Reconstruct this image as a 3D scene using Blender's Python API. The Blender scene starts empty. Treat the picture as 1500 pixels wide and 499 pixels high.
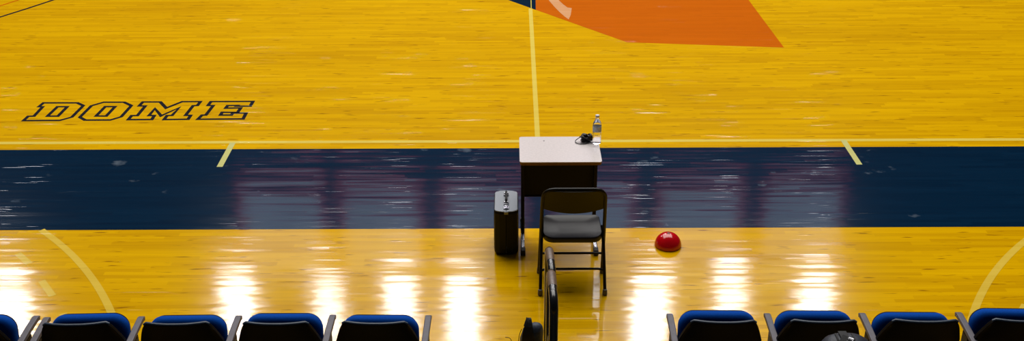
import bpy, bmesh, math, random
from mathutils import Vector, Matrix
R = math.radians
random.seed(7)
S = bpy.context.scene
COL = S.collection

# ------------------------------------------------------------------ camera, world, light, exposure
CAM_H, FOC, PITCH, ROLL = 4.15, 1600.0, R(26.09), 0.0035       # camera height (m), focal length (px of 1500), tilt down, roll
cam = bpy.data.cameras.new('camera'); cam_o = bpy.data.objects.new('camera', cam); COL.objects.link(cam_o)
cam.sensor_fit = 'HORIZONTAL'; cam.sensor_width = 36.0; cam.lens = 36.0 * FOC / 1500.0
cam.clip_start = 0.05; cam.clip_end = 300
cam_o.matrix_world = Matrix.Translation((0, 0, CAM_H)) @ Matrix.Rotation(math.pi/2 - PITCH, 4, 'X') @ Matrix.Rotation(-ROLL, 4, 'Z')
S.camera = cam_o
S.view_settings.view_transform = 'Standard'; S.view_settings.look = 'None'
S.view_settings.gamma = 1.0; S.view_settings.use_curve_mapping = False
S.view_settings.exposure = 0.0

world = bpy.data.worlds.new('arena_air'); S.world = world; world.use_nodes = True
world.node_tree.nodes['Background'].inputs[0].default_value = (0.5, 0.55, 0.7, 1)
world.node_tree.nodes['Background'].inputs[1].default_value = 0.03

def area_light(name, loc, aim, sx, sy, power, color):
    l = bpy.data.lights.new(name, 'AREA'); l.shape = 'RECTANGLE'; l.size = sx; l.size_y = sy
    l.energy = power; l.color = color
    o = bpy.data.objects.new(name, l); COL.objects.link(o)
    o.location = loc
    o.rotation_euler = (Vector(aim) - Vector(loc)).to_track_quat('-Z', 'Y').to_euler()
    return o
# roof light banks high above the court
area_light('roof_light_bank', (0, 18, 20), (0, 16, 0), 24, 16, 5700, (1.0, 0.97, 0.92))
area_light('added_trim_light', (0, 33, 30), (0, 38, 16), 30, 2, 1500, (1.0, .97, .95))  # added out of view to brighten the curtain trims on the far wall
# rows of arena floodlights hung in front of the far stand, mirrored in the varnish at the bottom of the view
for fx, fs, fw in ((-19.9, .85, 1.9), (-10.75, 1.0, 1.15), (-7.2, .75, 1.0), (-4.4, .9, 1.15), (-1.95, 1.0, 1.15),
                   (3.15, .45, 0.35), (5.4, 1.1, 1.3), (8.5, .8, 1.1), (11.8, .9, 1.2)):
    area_light('floodlight', (fx, 36, 20.9), (fx*0.25, 6.5, 0), fw, 5.0, 340*fs*fw, (1.0, 0.98, 1.0))

# ------------------------------------------------------------------ helpers
def link(o, parent=None):
    COL.objects.link(o)
    if parent is not None: o.parent = parent
    return o
def empty(name, loc, label, cat, group=None, rz=0):
    o = bpy.data.objects.new(name, None); o.empty_display_size = .1; COL.objects.link(o)
    o.location = loc; o.rotation_euler = (0, 0, rz); tag(o, label, cat, group); return o
def tag(o, label, cat, group=None):
    o['label'] = label; o['category'] = cat
    if group: o['group'] = group
def obj(name, bm, mat, parent=None, smooth=True, bevel=0, segs=2, angle=40):
    me = bpy.data.meshes.new(name)
    bmesh.ops.recalc_face_normals(bm, faces=bm.faces)
    bm.to_mesh(me); bm.free()
    for m in (mat if isinstance(mat, (list, tuple)) else [mat]): me.materials.append(m)
    o = bpy.data.objects.new(name, me)
    if smooth:
        for p in me.polygons: p.use_smooth = True
        try: me.set_sharp_from_angle(angle=R(angle))
        except Exception: pass
    if bevel:
        b = o.modifiers.new('bevel', 'BEVEL'); b.width = bevel; b.segments = segs; b.limit_method = 'ANGLE'; b.angle_limit = R(35)
    return link(o, parent)
def box(bm, c, s, rot=None):
    m = Matrix.Translation(c)
    if rot is not None: m = m @ rot
    r = bmesh.ops.create_cube(bm, size=1, matrix=m @ Matrix.Diagonal((s[0], s[1], s[2], 1)))
    return r['verts']
def smooth_path(pts, rad, n=6):
    """polyline with its inner corners rounded to the radius rad"""
    pts = [Vector(p) for p in pts]; out = [pts[0]]
    for i in range(1, len(pts)-1):
        a, b, c = pts[i-1], pts[i], pts[i+1]
        r = min(rad, (a-b).length*.49, (c-b).length*.49)
        p, q = b + (a-b).normalized()*r, b + (c-b).normalized()*r
        for k in range(n+1):
            t = k/n; out.append((1-t)**2*p + 2*t*(1-t)*b + t*t*q)
    out.append(pts[-1]); return out
def tube(bm, pts, r, seg=12, cap=True, squash=None):
    pts = [Vector(p) for p in pts]; n = len(pts)
    rr = r if isinstance(r, (list, tuple)) else [r]*n
    tang = []
    for i in range(n):
        t = (pts[min(i+1, n-1)] - pts[max(i-1, 0)]); tang.append(t.normalized())
    up = Vector((0, 0, 1)) if abs(tang[0].z) < .9 else Vector((1, 0, 0))
    nrm = (up - tang[0]*up.dot(tang[0])).normalized(); rings = []
    for i in range(n):
        nrm = (nrm - tang[i]*nrm.dot(tang[i])).normalized(); bi = tang[i].cross(nrm)
        rings.append([bm.verts.new(pts[i] + nrm*math.cos(a)*rr[i] + bi*math.sin(a)*rr[i]) for a in [2*math.pi*k/seg for k in range(seg)]])
    for i in range(n-1):
        for k in range(seg):
            bm.faces.new((rings[i][k], rings[i][(k+1) % seg], rings[i+1][(k+1) % seg], rings[i+1][k]))
    if cap: bm.faces.new(rings[0][::-1]); bm.faces.new(rings[-1])
    return rings
def lathe(bm, prof, c=(0, 0, 0), seg=40):
    """prof: (radius, z) from the bottom up; radius 0 closes the end"""
    c = Vector(c); rings = []
    for r, z in prof:
        if r <= 1e-6: rings.append([bm.verts.new(c + Vector((0, 0, z)))])
        else: rings.append([bm.verts.new(c + Vector((r*math.cos(2*math.pi*k/seg), r*math.sin(2*math.pi*k/seg), z))) for k in range(seg)])
    for a, b in zip(rings, rings[1:]):
        for k in range(seg):
            k2 = (k+1) % seg
            if len(a) == 1 and len(b) == 1: continue
            if len(a) == 1: bm.faces.new((a[0], b[k2], b[k]))
            elif len(b) == 1: bm.faces.new((a[k], a[k2], b[0]))
            else: bm.faces.new((a[k], a[k2], b[k2], b[k]))
def rounded(w, h, rads, n=6):
    """outline of a w x h rectangle about the origin; rads = (bl, br, tr, tl)"""
    out = []
    for (sx, sy, a0), r in zip(((-1, -1, 180), (1, -1, 270), (1, 1, 0), (-1, 1, 90)), rads):
        cx, cy = sx*(w/2-r), sy*(h/2-r)
        for k in range(n+1):
            a = R(a0 + 90*k/n); out.append((cx + r*math.cos(a), cy + r*math.sin(a)))
    return out
def prism(bm, outline, to3, t0, t1):
    """closed slab of a 2-D outline; to3(u, v, t) gives the point"""
    a = [bm.verts.new(to3(u, v, t0)) for u, v in outline]; b = [bm.verts.new(to3(u, v, t1)) for u, v in outline]
    n = len(a); bm.faces.new(a[::-1]); bm.faces.new(b)
    for k in range(n): bm.faces.new((a[k], a[(k+1) % n], b[(k+1) % n], b[k]))
def loft(bm, rings):
    vr = [[bm.verts.new(p) for p in r] for r in rings]; n = len(vr[0])
    for a, b in zip(vr, vr[1:]):
        for k in range(n): bm.faces.new((a[k], a[(k+1) % n], b[(k+1) % n], b[k]))
    bm.faces.new(vr[0][::-1]); bm.faces.new(vr[-1])

# ------------------------------------------------------------------ materials
def new_mat(name):
    m = bpy.data.materials.new(name); m.use_nodes = True
    nt = m.node_tree; return m, nt, nt.nodes['Principled BSDF']
def mat(name, rgb, rough=.5, metal=0, var=.12, scale=30, spec=.5, bump=0, coat=0):
    m, nt, b = new_mat(name)
    n = nt.nodes.new('ShaderNodeTexNoise'); n.inputs['Scale'].default_value = scale; n.inputs['Detail'].default_value = 4
    tc = nt.nodes.new('ShaderNodeTexCoord'); nt.links.new(tc.outputs['Object'], n.inputs['Vector'])
    r = nt.nodes.new('ShaderNodeValToRGB'); nt.links.new(n.outputs['Fac'], r.inputs['Fac'])
    r.color_ramp.elements[0].position = .3; r.color_ramp.elements[1].position = .7
    r.color_ramp.elements[0].color = tuple(c*(1-var) for c in rgb) + (1,)
    r.color_ramp.elements[1].color = tuple(min(1, c*(1+var)) for c in rgb) + (1,)
    nt.links.new(r.outputs['Color'], b.inputs['Base Color'])
    b.inputs['Roughness'].default_value = rough; b.inputs['Metallic'].default_value = metal
    b.inputs['Specular IOR Level'].default_value = spec
    b.inputs['Coat Weight'].default_value = coat; b.inputs['Coat Roughness'].default_value = .08
    if bump:
        bp = nt.nodes.new('ShaderNodeBump'); bp.inputs['Strength'].default_value = bump; bp.inputs['Distance'].default_value = .002
        nt.links.new(n.outputs['Fac'], bp.inputs['Height']); nt.links.new(bp.outputs['Normal'], b.inputs['Normal'])
    return m
def N(nt, typ, **kw):
    n = nt.nodes.new(typ)
    for k, v in kw.items(): setattr(n, k, v)
    return n
def math_node(nt, op, a, b=None, c=None, clamp=False):
    n = nt.nodes.new('ShaderNodeMath'); n.operation = op; n.use_clamp = clamp
    for i, v in enumerate((a, b, c)):
        if v is None: continue
        if isinstance(v, (int, float)): n.inputs[i].default_value = v
        else: nt.links.new(v, n.inputs[i])
    return n.outputs[0]
def ramp(nt, val, p0, p1):
    n = nt.nodes.new('ShaderNodeMapRange'); n.clamp = True
    n.inputs['From Min'].default_value = p0; n.inputs['From Max'].default_value = p1
    nt.links.new(val, n.inputs['Value']); return n.outputs[0]
def noise(nt, pos, sx, sy, detail=2, off=0.0):
    mp = nt.nodes.new('ShaderNodeMapping'); mp.inputs['Scale'].default_value = (sx, sy, 1); mp.inputs['Location'].default_value = (off, off*.7, 0)
    nt.links.new(pos, mp.inputs['Vector'])
    n = nt.nodes.new('ShaderNodeTexNoise'); n.inputs['Scale'].default_value = 1; n.inputs['Detail'].default_value = detail
    nt.links.new(mp.outputs[0], n.inputs['Vector']); return n.outputs['Fac']
def floor_mat(name, c_lo, c_hi, c_fleck, fleck=1.0, scuff=0.0, rough=.09):
    """varnished strip maple: the boards run along x; paint lies under the same varnish"""
    m, nt, b = new_mat(name)
    pos = nt.nodes.new('ShaderNodeNewGeometry').outputs['Position']
    xyz = nt.nodes.new('ShaderNodeSeparateXYZ'); nt.links.new(pos, xyz.inputs[0])
    row = math_node(nt, 'FLOOR', math_node(nt, 'DIVIDE', xyz.outputs[1], .044))
    wn = nt.nodes.new('ShaderNodeTexWhiteNoise'); wn.noise_dimensions = '1D'; nt.links.new(row, wn.inputs['W'])
    brd = math_node(nt, 'FLOOR', math_node(nt, 'ADD', math_node(nt, 'DIVIDE', xyz.outputs[0], .78), math_node(nt, 'MULTIPLY', wn.outputs['Value'], 37)))
    cb2 = nt.nodes.new('ShaderNodeCombineXYZ'); nt.links.new(row, cb2.inputs[0]); nt.links.new(brd, cb2.inputs[1])
    wn2 = nt.nodes.new('ShaderNodeTexWhiteNoise'); wn2.noise_dimensions = '2D'; nt.links.new(cb2.outputs[0], wn2.inputs['Vector']); rnd = wn2.outputs['Value']
    grain = noise(nt, pos, 1.6, 60, 4); broad = noise(nt, pos, .35, 1.3, 3, 11)
    f = math_node(nt, 'ADD', math_node(nt, 'MULTIPLY', rnd, .42), math_node(nt, 'ADD', math_node(nt, 'MULTIPLY', grain, .75), math_node(nt, 'MULTIPLY_ADD', broad, .5, -.40)), clamp=True)
    mix = nt.nodes.new('ShaderNodeMix'); mix.data_type = 'RGBA'
    mix.inputs[6].default_value = (*c_lo, 1); mix.inputs[7].default_value = (*c_hi, 1); nt.links.new(f, mix.inputs[0])
    col = mix.outputs[2]
    fl = math_node(nt, 'MULTIPLY', ramp(nt, noise(nt, pos, 4.2, 34, 2, 5), .64, .72), .85*fleck)
    mx2 = nt.nodes.new('ShaderNodeMix'); mx2.data_type = 'RGBA'; nt.links.new(fl, mx2.inputs[0]); nt.links.new(col, mx2.inputs[6]); mx2.inputs[7].default_value = (*c_fleck, 1)
    col = mx2.outputs[2]
    if scuff:
        sc = math_node(nt, 'MULTIPLY', ramp(nt, noise(nt, pos, 3.0, 4.0, 5, 21), .66, .80), scuff)
        mx3 = nt.nodes.new('ShaderNodeMix'); mx3.data_type = 'RGBA'; nt.links.new(sc, mx3.inputs[0]); nt.links.new(col, mx3.inputs[6]); mx3.inputs[7].default_value = (.30, .36, .42, 1)
        col = mx3.outputs[2]
    nt.links.new(col, b.inputs['Base Color'])
    # each board lies at its own slight tilt, and the varnish carries fine ridges along the boards
    t1 = math_node(nt, 'MULTIPLY', math_node(nt, 'SUBTRACT', rnd, .5), .014)
    t2 = math_node(nt, 'MULTIPLY', math_node(nt, 'SUBTRACT', noise(nt, pos, .9, 20, 3, 3), .5), .072)
    t3 = math_node(nt, 'MULTIPLY', ramp(nt, noise(nt, pos, 1.3, 115, 2, 8), .672, .70), math_node(nt, 'MULTIPLY', ramp(nt, noise(nt, pos, 1.3, 6, 1, 31), .3, .75), .19))
    ny = math_node(nt, 'ADD', math_node(nt, 'ADD', t1, t2), math_node(nt, 'MULTIPLY', t3, -1))
    nx = math_node(nt, 'MULTIPLY', math_node(nt, 'SUBTRACT', noise(nt, pos, 9, 22, 2, 14), .5), .022)
    cv = nt.nodes.new('ShaderNodeCombineXYZ'); nt.links.new(nx, cv.inputs[0]); nt.links.new(ny, cv.inputs[1]); cv.inputs[2].default_value = 1
    nv = nt.nodes.new('ShaderNodeVectorMath'); nv.operation = 'NORMALIZE'; nt.links.new(cv.outputs[0], nv.inputs[0])
    nt.links.new(nv.outputs[0], b.inputs['Normal'])
    b.inputs['Roughness'].default_value = rough; b.inputs['IOR'].default_value = 1.5
    return m
M = {}
M['maple'] = floor_mat('varnished_maple', (.58, .285, .000), (.92, .53, .000), (.26, .10, .002))
M['navy'] = floor_mat('navy_floor_paint', (.0008, .012, .034), (.0020, .021, .054), (.001, .008, .03), .5, .55)
M['orange'] = floor_mat('orange_floor_paint', (.58, .115, .001), (.70, .150, .002), (.40, .08, .002), .4)
M['line'] = floor_mat('pale_yellow_line_paint', (.78, .58, .085), (.86, .68, .13), (.6, .42, .05), .4)
M['tick'] = floor_mat('cream_line_paint', (.60, .58, .20), (.68, .66, .26), (.5, .45, .15), .4)
M['arc'] = floor_mat('faded_yellow_line_paint', (.74, .49, .045), (.86, .61, .085), (.5, .3, .03), .5)
M['letter'] = floor_mat('black_lettering_paint', (.012, .012, .016), (.022, .022, .028), (.03, .02, .01), .5)
M['paler'] = floor_mat('pale_orange_patch', (.72, .34, .14), (.80, .45, .25), (.7, .25, .05), .8)
M['laminate'] = mat('pale_laminate', (.84, .77, .76), .16, var=.05, scale=60, spec=.9)
M['edge'] = mat('brown_edge_band', (.20, .085, .012), .5)
M['black_steel'] = mat('black_painted_steel', (.004, .004, .005), .5, spec=.2)
M['chair_steel'] = mat('dark_brown_painted_steel', (.006, .005, .004), .42, spec=.3)
M['chrome'] = mat('chrome', (.62, .62, .66), .18, 1, var=.05)
M['rubber'] = mat('dark_rubber', (.02, .02, .022), .7)
M['grey_rubber'] = mat('grey_rubber_tip', (.13, .12, .11), .6)
M['case'] = mat('black_moulded_plastic', (.005, .0055, .006), .5, spec=.2, bump=.25, scale=300)
M['case_top'] = mat('sheen_grey_plastic', (.27, .30, .34), .35, bump=.15, scale=300)  # reflected light on the black top put into a grey base; one latch shares it
M['red'] = mat('red_gloss_plastic', (.62, .002, .007), .16, var=.05, coat=.4)
M['blue'] = mat('blue_upholstery', (.000, .062, .37), .9, spec=.1, var=.12, scale=120, bump=.3)
M['shell'] = mat('black_seat_plastic', (.0012, .0013, .0022), .5, spec=.10, scale=200, bump=.1)
M['rim'] = mat('blue_grey_rim_highlight', (.055, .085, .13), .4)  # light caught by the shell's top edge, put into a blue-grey colour
M['arm'] = mat('grey_armrest_plastic', (.095, .085, .105), .55)
M['rail'] = mat('black_gloss_tube', (.012, .013, .016), .22, spec=.6)
M['tint'] = mat('brown_rail_top', (.16, .105, .075), .4, var=.25, scale=60)
M['bagnavy'] = mat('navy_nylon', (.022, .036, .062), .6, var=.4, scale=70, bump=.5)
M['pack'] = mat('dark_navy_nylon', (.010, .014, .028), .55, var=.3, scale=90, bump=.4)
M['pack_black'] = mat('black_webbing', (.004, .004, .005), .7, bump=.3, scale=200)
M['tagblue'] = mat('blue_fabric_tag', (.012, .06, .16), .6)
M['cable'] = mat('black_cable_plastic', (.008, .008, .009), .4)
M['concrete'] = mat('grey_painted_concrete', (.05, .05, .055), .8, scale=6)
M['darkwall'] = mat('dark_stand_wall', (.012, .013, .018), .9, scale=2)
M['purple'] = mat('purple_curtain', (.85, .025, .07), .9, scale=4)
M['cap'] = mat('white_cap_plastic', (.75, .77, .80), .35)
def glow_mat(name, rgb, strength):
    m, nt, b = new_mat(name)
    n = nt.nodes.new('ShaderNodeTexNoise'); n.inputs['Scale'].default_value = .6
    tc = nt.nodes.new('ShaderNodeTexCoord'); nt.links.new(tc.outputs['Object'], n.inputs['Vector'])
    b.inputs['Base Color'].default_value = (.2, .2, .22, 1); b.inputs['Emission Color'].default_value = (*rgb, 1)
    nt.links.new(math_node(nt, 'MULTIPLY', math_node(nt, 'ADD', n.outputs['Fac'], .5), strength), b.inputs['Emission Strength'])
    return m
M['window'] = glow_mat('lit_window_glass', (.58, .74, 1.0), .75)
def clear_mat(name, rgb, rough, ior):
    m, nt, b = new_mat(name)
    b.inputs['Base Color'].default_value = (*rgb, 1); b.inputs['Roughness'].default_value = rough
    b.inputs['Transmission Weight'].default_value = 1; b.inputs['IOR'].default_value = ior
    n = nt.nodes.new('ShaderNodeTexNoise'); n.inputs['Scale'].default_value = 120
    bp = nt.nodes.new('ShaderNodeBump'); bp.inputs['Strength'].default_value = .15; bp.inputs['Distance'].default_value = .001
    nt.links.new(n.outputs['Fac'], bp.inputs['Height']); nt.links.new(bp.outputs['Normal'], b.inputs['Normal'])
    return m
M['pet'] = clear_mat('clear_bottle_plastic', (.97, .98, 1.0), .04, 1.18)
M['water_label'] = mat('pale_blue_label', (.52, .60, .70), .35, var=.25, scale=90)

# ------------------------------------------------------------------ the setting: floor, markings, far wall
def ground(px, py):
    """the point of the floor at photograph position px, py (used only for the paint on the floor)"""
    u, v = px-750.0, py-249.5
    c, s = math.cos(ROLL), math.sin(ROLL); u, v = u*c - v*s, u*s + v*c
    dy = FOC*math.cos(PITCH) - v*math.sin(PITCH); dz = FOC*math.sin(PITCH) + v*math.cos(PITCH)
    return Vector((u*CAM_H/dz, dy*CAM_H/dz, 0))
def structure(o): o['kind'] = 'structure'; return o
def poly(pts, z, bm=None):
    bm = bm or bmesh.new(); bm.faces.new([bm.verts.new((p[0], p[1], z)) for p in pts]); return bm
def flat(name, bm, m, parent):
    bmesh.ops.triangulate(bm, faces=bm.faces); o = obj(name, bm, m, parent, smooth=False)
    for p in o.data.polygons:
        if p.normal.z < 0: p.flip()
    return o
bm = bmesh.new(); box(bm, (0, 17, -.1), (60, 46, .2))
floor = structure(obj('floor', bm, M['maple'], smooth=False))
PZ = .0006
def strip(name, x0, y0, x1, y1, m, z=PZ): return flat(name, poly([(x0, y0), (x1, y0), (x1, y1), (x0, y1)], z), m, floor)
def ribbon(pts, w, z):
    """flat painted stripe of width w along a floor polyline"""
    bm = bmesh.new(); L = []
    for i, p in enumerate(pts):
        t = (pts[min(i+1, len(pts)-1)] - pts[max(i-1, 0)]).normalized(); n = Vector((-t.y, t.x, 0))*w/2
        L.append((bm.verts.new((p.x+n.x, p.y+n.y, z)), bm.verts.new((p.x-n.x, p.y-n.y, z))))
    for a, b in zip(L, L[1:]): bm.faces.new((a[0], a[1], b[1], b[0]))
    return bm
strip('painted_band', -28, 7.448, 28, 8.932, M['navy'])
strip('painted_sideline', -28, 9.055, 28, 9.108, M['line'])
flat('painted_centre_line', ribbon([Vector((.236, 9.055, 0)), Vector((.236, ground(783, 12.5).y, 0))], .046, PZ), M['line'], floor)
for a, b in (((341, 208.8), (321.7, 244.3)), ((1235.4, 205.2), (1259, 240.9))):
    A, B = ground(*a), ground(*b); x = (A.x+B.x)/2
    flat('painted_tick', ribbon([Vector((x, A.y, 0)), Vector((x, B.y, 0))], .052, PZ*2), M['tick'], floor)
# practice-court arcs near the stands
def arc_fit(P):
    import itertools
    a, b, c = P[0], P[len(P)//2], P[-1]
    d = 2*(a.x*(b.y-c.y) + b.x*(c.y-a.y) + c.x*(a.y-b.y))
    ux = ((a.x**2+a.y**2)*(b.y-c.y) + (b.x**2+b.y**2)*(c.y-a.y) + (c.x**2+c.y**2)*(a.y-b.y))/d
    uy = ((a.x**2+a.y**2)*(c.x-b.x) + (b.x**2+b.y**2)*(a.x-c.x) + (c.x**2+c.y**2)*(b.x-a.x))/d
    return Vector((ux, uy, 0)), (a - Vector((ux, uy, 0))).length
def arc_line(pix, e0, e1, w, name):
    P = [ground(*q) for q in pix]; c, r = arc_fit(P)
    a0 = math.atan2(P[0].y-c.y, P[0].x-c.x); a1 = math.atan2(P[-1].y-c.y, P[-1].x-c.x)
    if a1-a0 > math.pi: a1 -= 2*math.pi
    if a0-a1 > math.pi: a1 += 2*math.pi
    d = a1-a0; a0 -= d*e0; a1 += d*e1
    flat(name, ribbon([c + Vector((math.cos(a0+(a1-a0)*k/40), math.sin(a0+(a1-a0)*k/40), 0))*r for k in range(41)], w, PZ*1.5), M['arc'], floor)
arc_line([(60.5, 336.6), (91.4, 360.5), (111.7, 380.8), (132, 403.4), (148.9, 428), (164.1, 460.3)], 0, .5, .052, 'painted_arc')
arc_line([(1500, 353.7), (1476.3, 374), (1456, 399.5), (1439, 428.3), (1425.4, 460.5)], .2, .5, .052, 'painted_arc')
for a, b in (((26, 371), (43, 386)), ((61, 411), (77, 433)), ((92, 459), (98, 475)), ((1497, 455), (1502, 446))):
    flat('painted_dash', ribbon([ground(*a), ground(*b)], .05, PZ*1.5), M['arc'], floor)
# arcs far across the court, top left
flat('painted_arc', ribbon([ground(-40, 37.5), ground(0, 25), ground(40, 12.5), ground(78, 0), ground(140, -21)], .04, PZ), M['letter'], floor)
flat('painted_arc', ribbon([ground(-20, 15), ground(0, 8.7), ground(27, 0), ground(60, -11)], .03, PZ), M['orange'], floor)
# the big emblem at centre court: orange and navy fields
flat('painted_emblem', poly([ground(*q) for q in ((784.8, 14.4), (850.2, 37.7), (918.7, 62), (1148.4, 69.6), (1096.6, 0), (1060, -49), (784, -60))], PZ), M['orange'], floor)
flat('painted_emblem_outline', poly([ground(*q) for q in ((744.5, 0), (784.8, 14.4), (784, -60), (640, -36))], PZ), M['navy'], floor)
flat('painted_centre_line', ribbon([ground(778.2, 12.2), ground(776.5, -50)], .010, PZ*2.5), M['line'], floor)
wm = M['paler']
bm = poly([ground(*q) for q in ((799, -6), (806, 3), (813, 11), (821, 19), (828, 25), (833, 28.5), (836, 22), (837.5, 12), (831, 11), (825, 6.5), (819, 1), (813, -6))], PZ*2)
flat('pale_patch', bm, wm, floor)  # pale streak-shaped patch laid over the orange field

# lettering D O M E, drawn as outlines
def letter_pts(pts, ox, oy, sc): return [ground(ox + x/sc, oy + y/sc) for x, y in pts]
def outline(bm, pts, w, z):
    """closed mitred line of width w"""
    n = len(pts); inn, out = [], []
    for i in range(n):
        a, b, c = pts[i-1], pts[i], pts[(i+1) % n]
        d1, d2 = (b-a).normalized(), (c-b).normalized()
        n1, n2 = Vector((-d1.y, d1.x, 0)), Vector((-d2.y, d2.x, 0))
        mt = n1+n2
        if mt.length < 1e-4: mt = n1
        mt.normalize(); k = min(2.2, 1/max(.2, mt.dot(n1)))
        out.append(bm.verts.new((b.x+mt.x*w/2*k, b.y+mt.y*w/2*k, z))); inn.append(bm.verts.new((b.x-mt.x*w/2*k, b.y-mt.y*w/2*k, z)))
    for i in range(n):
        j = (i+1) % n; bm.faces.new((out[i], out[j], inn[j], inn[i]))
LD = ([(365, 88), (778, 88), (850, 122), (710, 262), (560, 302), (120, 304), (178, 252), (248, 250), (355, 136), (308, 134)], [(535, 135), (655, 135), (540, 250), (412, 250)])
LO = ([(1100, 80), (1348, 80), (1437, 122), (1312, 258), (1180, 297), (872, 298), (808, 263), (950, 123)], [(1118, 134), (1238, 134), (1130, 249), (1005, 249)])
LM = ([(210, 66), (392, 66), (453, 130), (620, 63), (812, 62), (780, 103), (735, 105), (655, 206), (710, 206), (682, 247), (430, 250), (463, 208), (515, 206), (590, 125), (400, 211), (335, 136), (272, 208), (330, 207), (303, 249), (55, 251), (92, 209), (152, 208), (235, 108), (170, 107)],)
LE = ([(922, 62), (1362, 60), (1332, 110), (1190, 110), (1200, 103), (1096, 104), (1074, 131), (1234, 128), (1200, 175), (1040, 174), (1020, 203), (1135, 203), (1150, 182), (1290, 182), (1257, 243), (783, 247), (828, 204), (868, 203), (945, 104), (890, 103)],)
for polys, ox, oy, sc in ((LD, 20, 140, 8.333), (LO, 20, 140, 8.333), (LM, 180, 140, 7.143), (LE, 180, 140, 7.143)):
    bm = bmesh.new()
    for pl in polys: outline(bm, letter_pts(pl, ox, oy, sc), .036, PZ)
    flat('painted_letter', bm, M['letter'], floor)
flat('painted_letter', ribbon([ground(-14, 163), ground(-1.5, 151.5), ground(-40, 150.5)], .03, PZ), M['letter'], floor)

# far side of the arena (seen only mirrored in the varnish): dark stand wall with a row of lit windows between curtains
bm = bmesh.new(); box(bm, (0, 38.4, 15), (60, .6, 30)); structure(obj('wall_back', bm, M['darkwall'], smooth=False))
for i, (x0, x1) in enumerate(((-10.6, -7.55), (-6.6, -3.7), (-2.6, .4), (1.75, 4.65), (5.9, 8.9), (10.0, 12.9))):
    bm = bmesh.new(); box(bm, ((x0+x1)/2, 38.05, 17.4), (x1-x0, .06, 4.2))
    w = structure(obj('window_%d' % (i+1), bm, M['window'], smooth=False))
    bm = bmesh.new()
    for x in (x0-.13, x1+.13): box(bm, (x, 37.98, 17.3), (.26, .1, 4.6))
    box(bm, ((x0+x1)/2, 37.98, 14.95), (x1-x0+.5, .1, .7))
    structure(obj('trim_%d' % (i+1), bm, M['purple'], smooth=False))
# stepped stand in front of which the seats are set, with the aisle step
bm = bmesh.new(); box(bm, (-3.2, 3.5, .2), (5.2, 2.8, .4)); box(bm, (3.55, 3.5, .2), (5.2, 2.8, .4)); structure(obj('stand_riser', bm, M['concrete'], smooth=False, bevel=.01))
bm = bmesh.new(); box(bm, (.2, 3.6, .09), (1.46, 3.1, .18)); structure(obj('aisle_step', bm, M['concrete'], smooth=False, bevel=.01))

# ------------------------------------------------------------------ exam desk
DX, DZ = .352, .75
desk = empty('exam_desk', (DX, 7.30, 0), 'small exam desk with pale laminate top and black panel, in front of the folding chair', 'desk')
bm = bmesh.new(); ol = rounded(.594, .445, (.022,)*4); prism(bm, ol, lambda u, v, t: (u, v, t), DZ-.006, DZ)
top = obj('tabletop', bm, M['laminate'], desk, bevel=.0015)
bm = bmesh.new(); ol = rounded(.590, .441, (.022,)*4); prism(bm, ol, lambda u, v, t: (u, v, t), DZ-.028, DZ-.006)
e = obj('edge_band', bm, M['edge'], top, bevel=.003); e['label'] = 'brown edge band'
bm = bmesh.new(); lathe(bm, [(0, DZ-.0004), (.005, DZ-.0004), (.005, DZ+.0012), (0, DZ+.0014)], (-.112, .146, 0), 14)
obj('screw_cap', bm, M['rubber'], top)
bm = bmesh.new(); box(bm, (0, .055, .525), (.532, .016, .385)); box(bm, (0, .055, .338), (.532, .03, .012)); box(bm, (0, .055, .712), (.532, .05, .02))
obj('modesty_panel', bm, M['black_steel'], desk, bevel=.003)
for s in (-1, 1):
    x = s*.272
    bm = bmesh.new(); box(bm, (x, .03, .383), (.026, .045, .690)); box(bm, (x, 0, .715), (.03, .36, .016))
    lg = obj('leg', bm, M['black_steel'], desk, bevel=.004)
    bm = bmesh.new(); box(bm, (x-.012*s*0, .01, .026), (.030, .47, .024)); ru = obj('foot_runner', bm, M['chrome'], lg, bevel=.007); ru['label'] = 'chrome floor runner'
    for y, l in ((-.243, .06), (.238, .04)):
        bm = bmesh.new(); box(bm, (x, y, .022), (.036, l, .044)); obj('runner_cap', bm, M['rubber'], lg, bevel=.006)

# water bottle
bt = empty('water_bottle', (.631, 7.40, DZ+.0005), 'clear plastic water bottle with white cap at the right end of the desk', 'bottle')
prof = [(0, .006), (.018, .004), (.026, 0), (.031, .004), (.0325, .012)]
for k in range(5):
    z = .02 + k*.014; prof += [(.0325, z), (.0305, z+.005), (.0305, z+.008), (.0325, z+.012)]
prof += [(.0325, .095), (.0318, .100), (.0318, .140), (.0325, .145), (.0322, .150), (.029, .166), (.022, .182), (.0145, .192), (.0130, .196), (.0130, .199), (.0155, .201), (.0155, .203), (.0125, .205)]
prof += [(.0120, .212), (0, .212)]
bm = bmesh.new(); lathe(bm, prof, (0, 0, 0), 36); obj('bottle_body', bm, M['pet'], bt)
bm = bmesh.new(); lathe(bm, [(0, .2125), (.0150, .2125), (.0152, .224), (.0145, .228), (0, .2285)], (0, 0, 0), 28); obj('cap', bm, M['cap'], bt, bevel=.001)
bm = bmesh.new(); lathe(bm, [(.0327, .101), (.0329, .120), (.0327, .1395)], (0, 0, 0), 36); lb = obj('bottle_label', bm, M['water_label'], bt); lb['label'] = 'pale blue wrap label'

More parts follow.
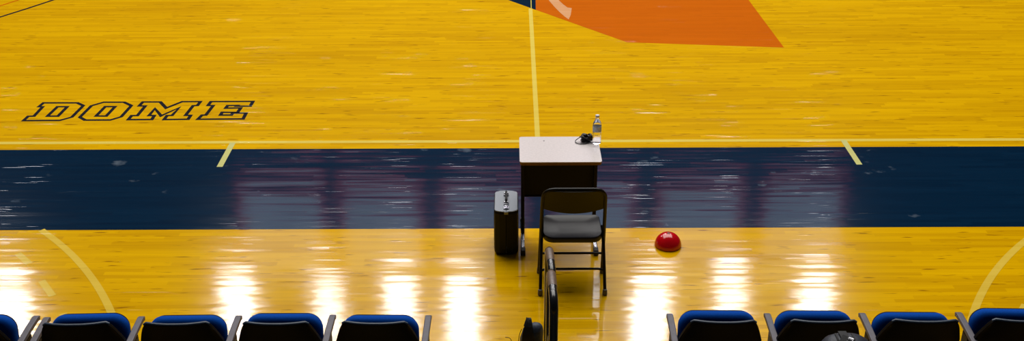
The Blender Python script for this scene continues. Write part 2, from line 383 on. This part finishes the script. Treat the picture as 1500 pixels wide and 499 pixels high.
# black cable bundle on the desk
cb = empty('cable_bundle', (.553, 7.43, DZ+.001), 'small black bundled cable with a loose loop lying on the desk beside the bottle', 'cable')
rnd = random.Random(4)
bm = bmesh.new()
for k in range(7):
    a0 = rnd.uniform(0, 6.28); rx, ry = rnd.uniform(.030, .045), rnd.uniform(.018, .03); zc = .010 + .006*k; tl = rnd.uniform(-.25, .25)
    tube(bm, [(rx*math.cos(a0+t*.37)*(1+.06*math.sin(3*t)), ry*math.sin(a0+t*.37), max(.007, zc+.010*math.sin(t*.37*2+k)+tl*rx*math.cos(a0+t*.37))) for t in range(19)], .0055, 7)
obj('coil', bm, M['cable'], cb)
bm = bmesh.new(); box(bm, (.028, -.005, .032), (.05, .034, .036), Matrix.Rotation(R(24), 4, 'Z') @ Matrix.Rotation(R(20), 4, 'Y')); box(bm, (-.012, .004, .050), (.036, .028, .022), Matrix.Rotation(R(-30), 4, 'Z'))
obj('plug', bm, M['cable'], cb, bevel=.005)
bm = bmesh.new(); tube(bm, smooth_path([(-.015, .0, .035), (-.045, .012, .030), (-.082, -.004, .008), (-.076, -.035, .0045), (-.045, -.052, .0045), (-.01, -.05, .0045), (.02, -.03, .012)], .03, 5), .0032, 7); obj('cord_loop', bm, M['cable'], cb)

# ------------------------------------------------------------------ folding chair
CX, CY = .421, 6.62
ch = empty('folding_chair', (CX, CY, 0), 'black steel folding chair pulled up to the exam desk, seen from behind', 'chair')
W = .222
def fy(z): return .172 - .232*(z/.79) - .01*math.sin(math.pi*min(1, z/.79))      # back frame: front feet to top rail
bm = bmesh.new()
path = [(-W-.006, fy(.03), .03), (-W+.002, fy(.40), .40), (-W+.006, fy(.62), .62), (-W+.010, fy(.80), .795), (W-.010, fy(.80), .795), (W-.006, fy(.62), .62), (W-.002, fy(.40), .40), (W+.006, fy(.03), .03)]
tube(bm, smooth_path(path, .085, 8), .0125, 12)
fr = obj('back_frame', bm, M['chair_steel'], ch)
for s in (-1, 1):
    bm = bmesh.new(); lathe(bm, [(0, 0), (.015, 0), (.0165, .006), (.0155, .036), (.0135, .040), (0, .040)], (s*(W+.006), fy(.02)+.003, 0), 16); obj('foot', bm, M['grey_rubber'], fr)
bm = bmesh.new(); tube(bm, [(-W, fy(.20), .20), (W, fy(.20), .20)], .0085, 10); obj('crossbar', bm, M['chair_steel'], fr)
# backrest panel with a curved lower edge, dished in plan
bm = bmesh.new(); nu, nv = 24, 10; gr = []
for layer in (0, 1):
    g = []
    for i in range(nu+1):
        u = -1 + 2*i/nu; row = []
        zt = .788 - .055*max(0, (abs(u)-.72)/.28)**2
        zb = .628 - .030*(1-u*u)
        for j in range(nv+1):
            z = zb + (zt-zb)*j/nv; x = u*(W-.012+.004*0)
            y = fy(z) - .026*(1-u*u) + .006*math.sin(math.pi*j/nv) - .006 + layer*.008
            row.append(bm.verts.new((x, y, z)))
        g.append(row)
    gr.append(g)
for i in range(nu):
    for j in range(nv):
        bm.faces.new((gr[0][i][j], gr[0][i+1][j], gr[0][i+1][j+1], gr[0][i][j+1]))
        bm.faces.new((gr[1][i][j], gr[1][i][j+1], gr[1][i+1][j+1], gr[1][i+1][j]))
    for j in (0, nv): bm.faces.new((gr[0][i][j], gr[1][i][j], gr[1][i+1][j], gr[0][i+1][j]))
for j in range(nv):
    for i in (0, nu): bm.faces.new((gr[0][i][j], gr[0][i][j+1], gr[1][i][j+1], gr[1][i][j]))
obj('backrest', bm, M['chair_steel'], ch, bevel=.002)
# seat: rounded trapezoid pan with a turned-down rim, tipping slightly back
def seat_pt(u, v, t): return (u*(1-.05*(v/.14)*.5), v + .110, .418 + v*.115 + t)
ol = rounded(.405, .275, (.075, .075, .030, .030), 8)
bm = bmesh.new()
rings = [[seat_pt(u*k, v*k, t) for u, v in ol] for k, t in ((.93, -.044), (1.0, -.040), (1.005, -.006), (.985, .000), (.94, -.002), (.80, -.006), (.5, -.009))]
loft(bm, rings); obj('seat', bm, mat('dark_gloss_seat_steel', (.006, .007, .011), .28, spec=.35), ch)
# rear legs
bm = bmesh.new(); pth = [(-W-.004, -.125, .03), (-W+.004, .0, .30), (-W+.010, .10, .43)]
for s in (-1, 1):
    bm = bmesh.new(); tube(bm, smooth_path([(s*abs(p[0]), p[1], p[2]) for p in pth], .05), .0115, 12); lg = obj('leg', bm, M['chair_steel'], ch)
    bm = bmesh.new(); lathe(bm, [(0, 0), (.0155, 0), (.0175, .006), (.016, .040), (.0135, .045), (0, .045)], (s*(W+.004), -.128, 0), 16); obj('foot', bm, M['grey_rubber'], lg)
    bm = bmesh.new(); box(bm, (s*(W-.004), .06, .392), (.006, .10, .05), Matrix.Rotation(R(-12), 4, 'X')); obj('hinge_bracket', bm, M['chair_steel'], ch, bevel=.003)
bm = bmesh.new(); tube(bm, smooth_path([(-W, -.062, .155), (-W+.03, -.062, .172), (W-.03, -.062, .172), (W, -.062, .155)], .03), .0085, 10); obj('crossbar', bm, M['chair_steel'], ch)

# ------------------------------------------------------------------ hard case
cs = empty('hard_case', (-.044, 7.205, 0), 'upright black hard carrying case with sheen painted grey on top, standing left of the desk', 'case')
CW, CD, CZ = .182, .335, .372
def case_ring(z, k, half):
    """plan outline of one half: a blunt wedge at the ends that meets its twin at the seam"""
    w, d = CW/2*k, CD/2*(1-(1-k)*.6)
    return [(half*.0008, -d-.010*k, z), (half*w*.55, -d-.004, z), (half*w*.90, -d+.010, z), (half*w, -d+.030, z), (half*w, d-.030, z), (half*w*.90, d-.010, z), (half*w*.55, d+.004, z), (half*.0008, d+.010*k, z)]
for half in (-1, 1):
    bm = bmesh.new(); loft(bm, [case_ring(z, k, half) for z, k in ((.004, .86), (.014, .96), (.05, 1), (.30, 1), (CZ-.022, .99), (CZ-.006, .95))])
    sh = obj('shell', bm, M['case'], cs, smooth=False, bevel=.004)
    bm = bmesh.new(); loft(bm, [case_ring(z, k, half) for z, k in ((CZ-.0062, .95), (CZ-.002, .94), (CZ, .90))]); tp = obj('top_face', bm, M['case_top'], sh, smooth=False, bevel=.002); tp['label'] = 'top face of the case, its sheen painted grey'
bm = bmesh.new(); tube(bm, smooth_path([(0, -.055, CZ+.010), (0, -.050, CZ+.036), (0, .085, CZ+.036), (0, .090, CZ+.010)], .022, 5), .0085, 10)
hd = obj('handle', bm, M['rubber'], cs)
for y in (-.055, .090):
    bm = bmesh.new(); box(bm, (0, y, CZ+.006), (.038, .030, .012)); tube(bm, [(-.016, y, CZ+.016), (.016, y, CZ+.016)], .007, 10); obj('handle_mount', bm, M['chrome'], hd, bevel=.002)
bm = bmesh.new(); box(bm, (0, -.118, CZ+.004), (.040, .042, .008)); box(bm, (0, -.125, CZ+.010), (.022, .030, .008)); tube(bm, [(-.014, -.104, CZ+.011), (.014, -.104, CZ+.011)], .005, 8)
obj('latch', bm, M['chrome'], cs, bevel=.002)
bm = bmesh.new(); box(bm, (0, -.1752, CZ-.012), (.030, .006, .022)); obj('latch', bm, M['case_top'], cs, bevel=.002)

# ------------------------------------------------------------------ red half dome
dm = empty('half_dome', (1.178, 7.178, 0), 'glossy red half dome lying on the yellow floor right of the folding chair', 'dome')
r0 = .101
bm = bmesh.new(); lathe(bm, [(0, .002), (r0*.97, .002), (r0, .005)] + [(r0*math.cos(R(a)), .005 + r0*math.sin(R(a))) for a in range(6, 87, 5)] + [(0, .005+r0)], (0, 0, 0), 56); obj('shell', bm, M['red'], dm)
bm = bmesh.new(); lathe(bm, [(0, r0+.003), (.012, r0+.0035), (.011, r0+.0075), (.006, r0+.009), (0, r0+.009)], (0, 0, 0), 18); obj('valve', bm, mat('dark_red_plug', (.12, .003, .004), .4), dm)

# ------------------------------------------------------------------ handrail hoops in the aisle
def hoop(x, y_far, y_near, z0, ztop, dx, label):
    h = empty('handrail', (x, y_far, z0), label, 'handrail', 'aisle handrails')
    L = y_near - y_far; H = ztop - z0; r = .0240
    bm = bmesh.new(); tube(bm, smooth_path([(0, 0, .006), (0, 0, H-r), (dx, L, H-r), (dx, L, .006)], .085, 10), r, 18); rl = obj('rail', bm, M['rail'], h)
    n = Vector((dx, L, 0)).normalized()
    bm = bmesh.new(); tube(bm, [n*.055 + Vector((0, 0, H-r-.004)), n*.075 + Vector((0, 0, H-r)), n*(abs(L)-.150) + Vector((0, 0, H-r)), n*(abs(L)-.130) + Vector((0, 0, H-r))], r+.001, 18); g = obj('top_tint', bm, M['tint'], rl, bevel=.001); g['label'] = 'brown tint along the top of the rail'  # slightly thicker brown tube over the straight top
    bm = bmesh.new(); tube(bm, [(0, 0, H-.45), (dx, L, H-.45)], .016, 12); obj('crossbar', bm, M['rail'], h)
    for px, py in ((0, 0), (dx, L)):
        bm = bmesh.new(); lathe(bm, [(0, 0), (.048, 0), (.048, .006), (.03, .010), (.027, .03), (0, .03)], (px, py, 0), 24); obj('floor_flange', bm, M['chrome'], h)
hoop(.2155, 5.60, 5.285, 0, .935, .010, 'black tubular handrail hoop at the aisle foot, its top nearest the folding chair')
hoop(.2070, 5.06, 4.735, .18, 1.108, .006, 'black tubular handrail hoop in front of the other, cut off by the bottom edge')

# ------------------------------------------------------------------ small bag on the floor
bg = empty('drawstring_bag', (.119, 5.70, 0), 'small dark navy bag with black strap on the floor left of the handrails', 'bag')
def blob(bm, levels, seg=28, wob=.0, seed=1, e=2.6):
    rr = random.Random(seed); ph = [rr.uniform(0, 6.28) for _ in range(4)]; rings = []
    for cx, cy, z, rx, ry in levels:
        ring = []
        for k in range(seg):
            a = 2*math.pi*k/seg; c, s = math.cos(a), math.sin(a)
            f = (abs(c)**e + abs(s)**e)**(-1/e)
            f *= 1 + wob*(math.sin(3*a+ph[0]+z*23) + .7*math.sin(5*a+ph[1]-z*31) + .5*math.sin(9*a+ph[2]+z*47))
            ring.append((cx + rx*c*f, cy + ry*s*f, z))
        rings.append(ring)
    loft(bm, rings)
bm = bmesh.new(); blob(bm, [(0, 0, .003, .060, .045), (0, 0, .02, .070, .056), (0, 0, .10, .073, .060), (.002, 0, .19, .072, .058), (.008, 0, .245, .063, .050), (.020, 0, .275, .046, .038), (.026, 0, .292, .028, .022), (.028, 0, .297, .010, .008)], wob=.035, seed=3)
obj('bag_body', bm, M['bagnavy'], bg, angle=70)
bm = bmesh.new()
def strap(bm, pts, w, t, ax=(1, 0, 0)):
    pts = smooth_path(pts, .03, 5); ax = Vector(ax); rings = []
    for i, p in enumerate(pts):
        tg = (pts[min(i+1, len(pts)-1)] - pts[max(i-1, 0)]).normalized(); nn = tg.cross(ax).normalized()
        rings.append([p - ax*w/2 - nn*t/2, p + ax*w/2 - nn*t/2, p + ax*w/2 + nn*t/2, p - ax*w/2 + nn*t/2])
    loft(bm, rings)
strap(bm, [(-.046, -.066, .19), (-.046, -.060, .25), (-.030, -.034, .305), (-.018, -.006, .335), (-.018, .012, .330), (-.034, .045, .25)], .030, .008)
strap(bm, [(.010, -.068, .13), (.004, -.066, .20), (-.006, -.052, .275), (-.014, -.020, .322), (-.018, .0, .336)], .034, .008, (.95, -.1, -.3))
strap(bm, [(-.022, -.072, .17), (-.024, -.066, .24), (-.020, -.040, .30)], .04, .006)
obj('strap', bm, M['pack_black'], bg, smooth=False, bevel=.002)
bm = bmesh.new(); box(bm, (-.030, -.073, .165), (.024, .006, .034), Matrix.Rotation(R(6), 4, 'X')); obj('fabric_tag', bm, M['tagblue'], bg, bevel=.001)
bm = bmesh.new(); tube(bm, smooth_path([(-.062, -.02, .27), (-.078, -.04, .24), (-.085, -.06, .17), (-.092, -.05, .10), (-.115, -.03, .16), (-.135, -.02, .205), (-.165, -.01, .20)], .03, 5), .0022, 6); obj('drawcord', bm, M['pack_black'], bg)

# ------------------------------------------------------------------ tip-up seats of the front row
def seat_meshes():
    d = {}
    # backrest shell: grid with a dished top edge that flares towards the bottom
    bm = bmesh.new(); nu, nv = 28, 14; L = []
    for layer in (0, 1):
        g = []
        for i in range(nu+1):
            u = -1 + 2*i/nu; row = []
            for j in range(nv+1):
                v = j/nv
                hw = .186 + .044*min(1, (1-v)/.36)**.85
                z0, z1 = .40, .790 - .030*max(0, (abs(u)-.84)/.16)**2.2
                z = z0 + (z1-z0)*v
                y = -.165 + .105*(1-v) + .030*abs(u)**2.3 + .012*math.sin(math.pi*v)
                row.append(bm.verts.new((u*hw, y + layer*.026, z - layer*.000)))
            g.append(row)
        L.append(g)
    for i in range(nu):
        for j in range(nv):
            bm.faces.new((L[0][i][j], L[0][i+1][j], L[0][i+1][j+1], L[0][i][j+1])); bm.faces.new((L[1][i][j], L[1][i][j+1], L[1][i+1][j+1], L[1][i+1][j]))
        for j in (0, nv): bm.faces.new((L[0][i][j], L[1][i][j], L[1][i+1][j], L[0][i+1][j]))
    for j in range(nv):
        for i in (0, nu): bm.faces.new((L[0][i][j], L[0][i][j+1], L[1][i][j+1], L[1][i][j]))
    d['backrest'] = bm
    bm = bmesh.new(); tube(bm, [(-.176+.352*k/24, -.165+.030*abs(-1+k/12)**2.3*.88+.012, .791 - .030*max(0, (abs(-1+k/12)*.95-.84)/.16)**2.2) for k in range(25)], .0085, 8)  # thin tube carrying the painted highlight of the top edge
    d['top_highlight'] = bm
    return d
SEAT_Y = 5.12
def seat_proto():
    t = empty('tip_up_seat', (0, 0, 0), '', 'seat', 'tip-up seats of the front row')
    d = seat_meshes(); bk = obj('backrest', d['backrest'], M['shell'], t, bevel=.005)
    rm = obj('top_highlight', d['top_highlight'], M['rim'], bk); rm['label'] = 'blue-grey highlight painted along the top of the backrest'
    lean = Matrix.Translation((0, 0, .36)) @ Matrix.Rotation(R(-9), 4, 'X')
    bm = bmesh.new(); ol = rounded(.436, .355, (.05, .05, .085, .085), 10)
    rings = []
    for k, yy in ((.86, -.034), (.95, -.028), (.99, -.014), (1, 0), (1, .018), (.98, .026)):
        rings.append([lean @ Vector((u*k, yy, .178 + v*(1-(1-k)*1.15))) for u, v in ol])
    loft(bm, rings); obj('seat_cushion', bm, M['blue'], t, angle=60)
    bm = bmesh.new(); rings = [[lean @ Vector((u*k, yy, .178 + v*k)) for u, v in ol] for k, yy in ((.975, .0262), (.97, .040), (.88, .050))]
    loft(bm, rings); obj('seat_shell', bm, M['shell'], t, angle=60)
    return t
def seat_arm(t, x):
    bm = bmesh.new()
    strap(bm, [(x, -.150, .607), (x, .05, .620), (x, .165, .622), (x, .185, .612)], .037, .026); a = obj('armrest', bm, M['arm'], t, smooth=False, bevel=.005)
    bm = bmesh.new(); box(bm, (x, .005, .315), (.030, .085, .57)); box(bm, (x, -.065, .50), (.026, .14, .05)); st = obj('stanchion', bm, M['shell'], t, smooth=False, bevel=.006)
    bm = bmesh.new(); box(bm, (x, .0, .012), (.06, .30, .024)); obj('foot', bm, M['shell'], st, smooth=False, bevel=.006)
def copy_tree(o, parent=None):
    c = o.copy(); COL.objects.link(c); c.parent = parent
    for k in list(o.children): copy_tree(k, c)
    return c
proto = seat_proto()
seats = [  # x, turn, pan lift, armrests, label
    (-3.03, 1, .000, (.282,), 'blue and black tip-up seat cut off by the left edge of the photo'),
    (-2.388, 2, .006, (-.290,), 'blue and black tip-up seat below the end of the left painted arc'),
    (-1.838, 1, -.007, (-.300,), 'third blue and black tip-up seat from the left edge of the photo'),
    (-1.293, 0, .003, (-.288,), 'blue and black tip-up seat next to the aisle-end seat in the left block'),
    (-.750, -1, -.010, (-.292, .262), 'blue and black tip-up seat at the aisle end of the left block'),
    (1.155, -1, .012, (-.250,), 'blue and black tip-up seat at the aisle end of the right block'),
    (1.702, -1, .008, (-.234,), 'blue and black tip-up seat with a dark backpack in front of its back'),
    (2.256, -1, -.004, (-.240,), 'blue and black tip-up seat just right of the one with the backpack'),
    (2.806, -2, .018, (-.234, .28), 'blue and black tip-up seat at the right edge of the photo, rightmost of all'),
]
made = []
for i, (x, turn, dz, arms, lab) in enumerate(seats):
    t = proto if i == 0 else copy_tree(proto); made.append((t, arms))
    t.location = (x, SEAT_Y, 0); t.rotation_euler = (0, 0, R(turn)); t['label'] = lab
    for k in t.children:
        if k.name.startswith(('seat_cushion', 'seat_shell')): k.location = (0, 0, dz)
for t, arms in made:
    for x in arms: seat_arm(t, x)

# ------------------------------------------------------------------ backpack behind a seat of the right block
bp = empty('backpack', (1.735, 4.70, .40), 'dark navy backpack with a silver buckle standing behind a seat of the right block', 'backpack')
bm = bmesh.new(); blob(bm, [(0, 0, .004, .12, .07), (0, 0, .03, .150, .088), (0, 0, .20, .160, .095), (0, 0, .34, .155, .092), (0, .0, .41, .140, .085), (0, .0, .452, .115, .070), (0, .0, .476, .080, .048), (0, .0, .484, .030, .018)], wob=.012, seed=5)
obj('bag_body', bm, M['pack'], bp, angle=70)
bm = bmesh.new()
for s in (-.055, .03):
    strap(bm, [(s, -.098, .25), (s, -.094, .37), (s, -.072, .450), (s, -.02, .486), (s, .03, .484)], .010, .004)
obj('piping', bm, M['pack_black'], bp, smooth=False)
bm = bmesh.new(); strap(bm, [(.0, -.096, .33), (-.005, -.087, .42), (-.012, -.055, .472), (-.018, -.01, .492), (-.02, .04, .490)], .044, .007); sp = obj('strap', bm, M['pack_black'], bp, smooth=False, bevel=.002)
rot = Matrix.Rotation(R(-40), 4, 'Z') @ Matrix.Rotation(R(28), 4, 'X')
bm = bmesh.new()
for cx, cy, sx, sy in ((.012, .012, .030, .014), (.012, -.012, .030, .010), (.024, 0, .008, .03)):
    box(bm, Vector((-.010, -.040, .489)) + rot @ Vector((cx, cy, 0)), (sx, sy, .010), rot)
bk = obj('buckle', bm, M['chrome'], sp, smooth=False, bevel=.002); bk['label'] = 'silver buckle plate'
bm = bmesh.new(); box(bm, Vector((-.014, -.036, .487)) + rot @ Vector((0, 0, -.003)), (.066, .050, .014), rot); obj('clip', bm, M['pack_black'], sp, smooth=False, bevel=.004)
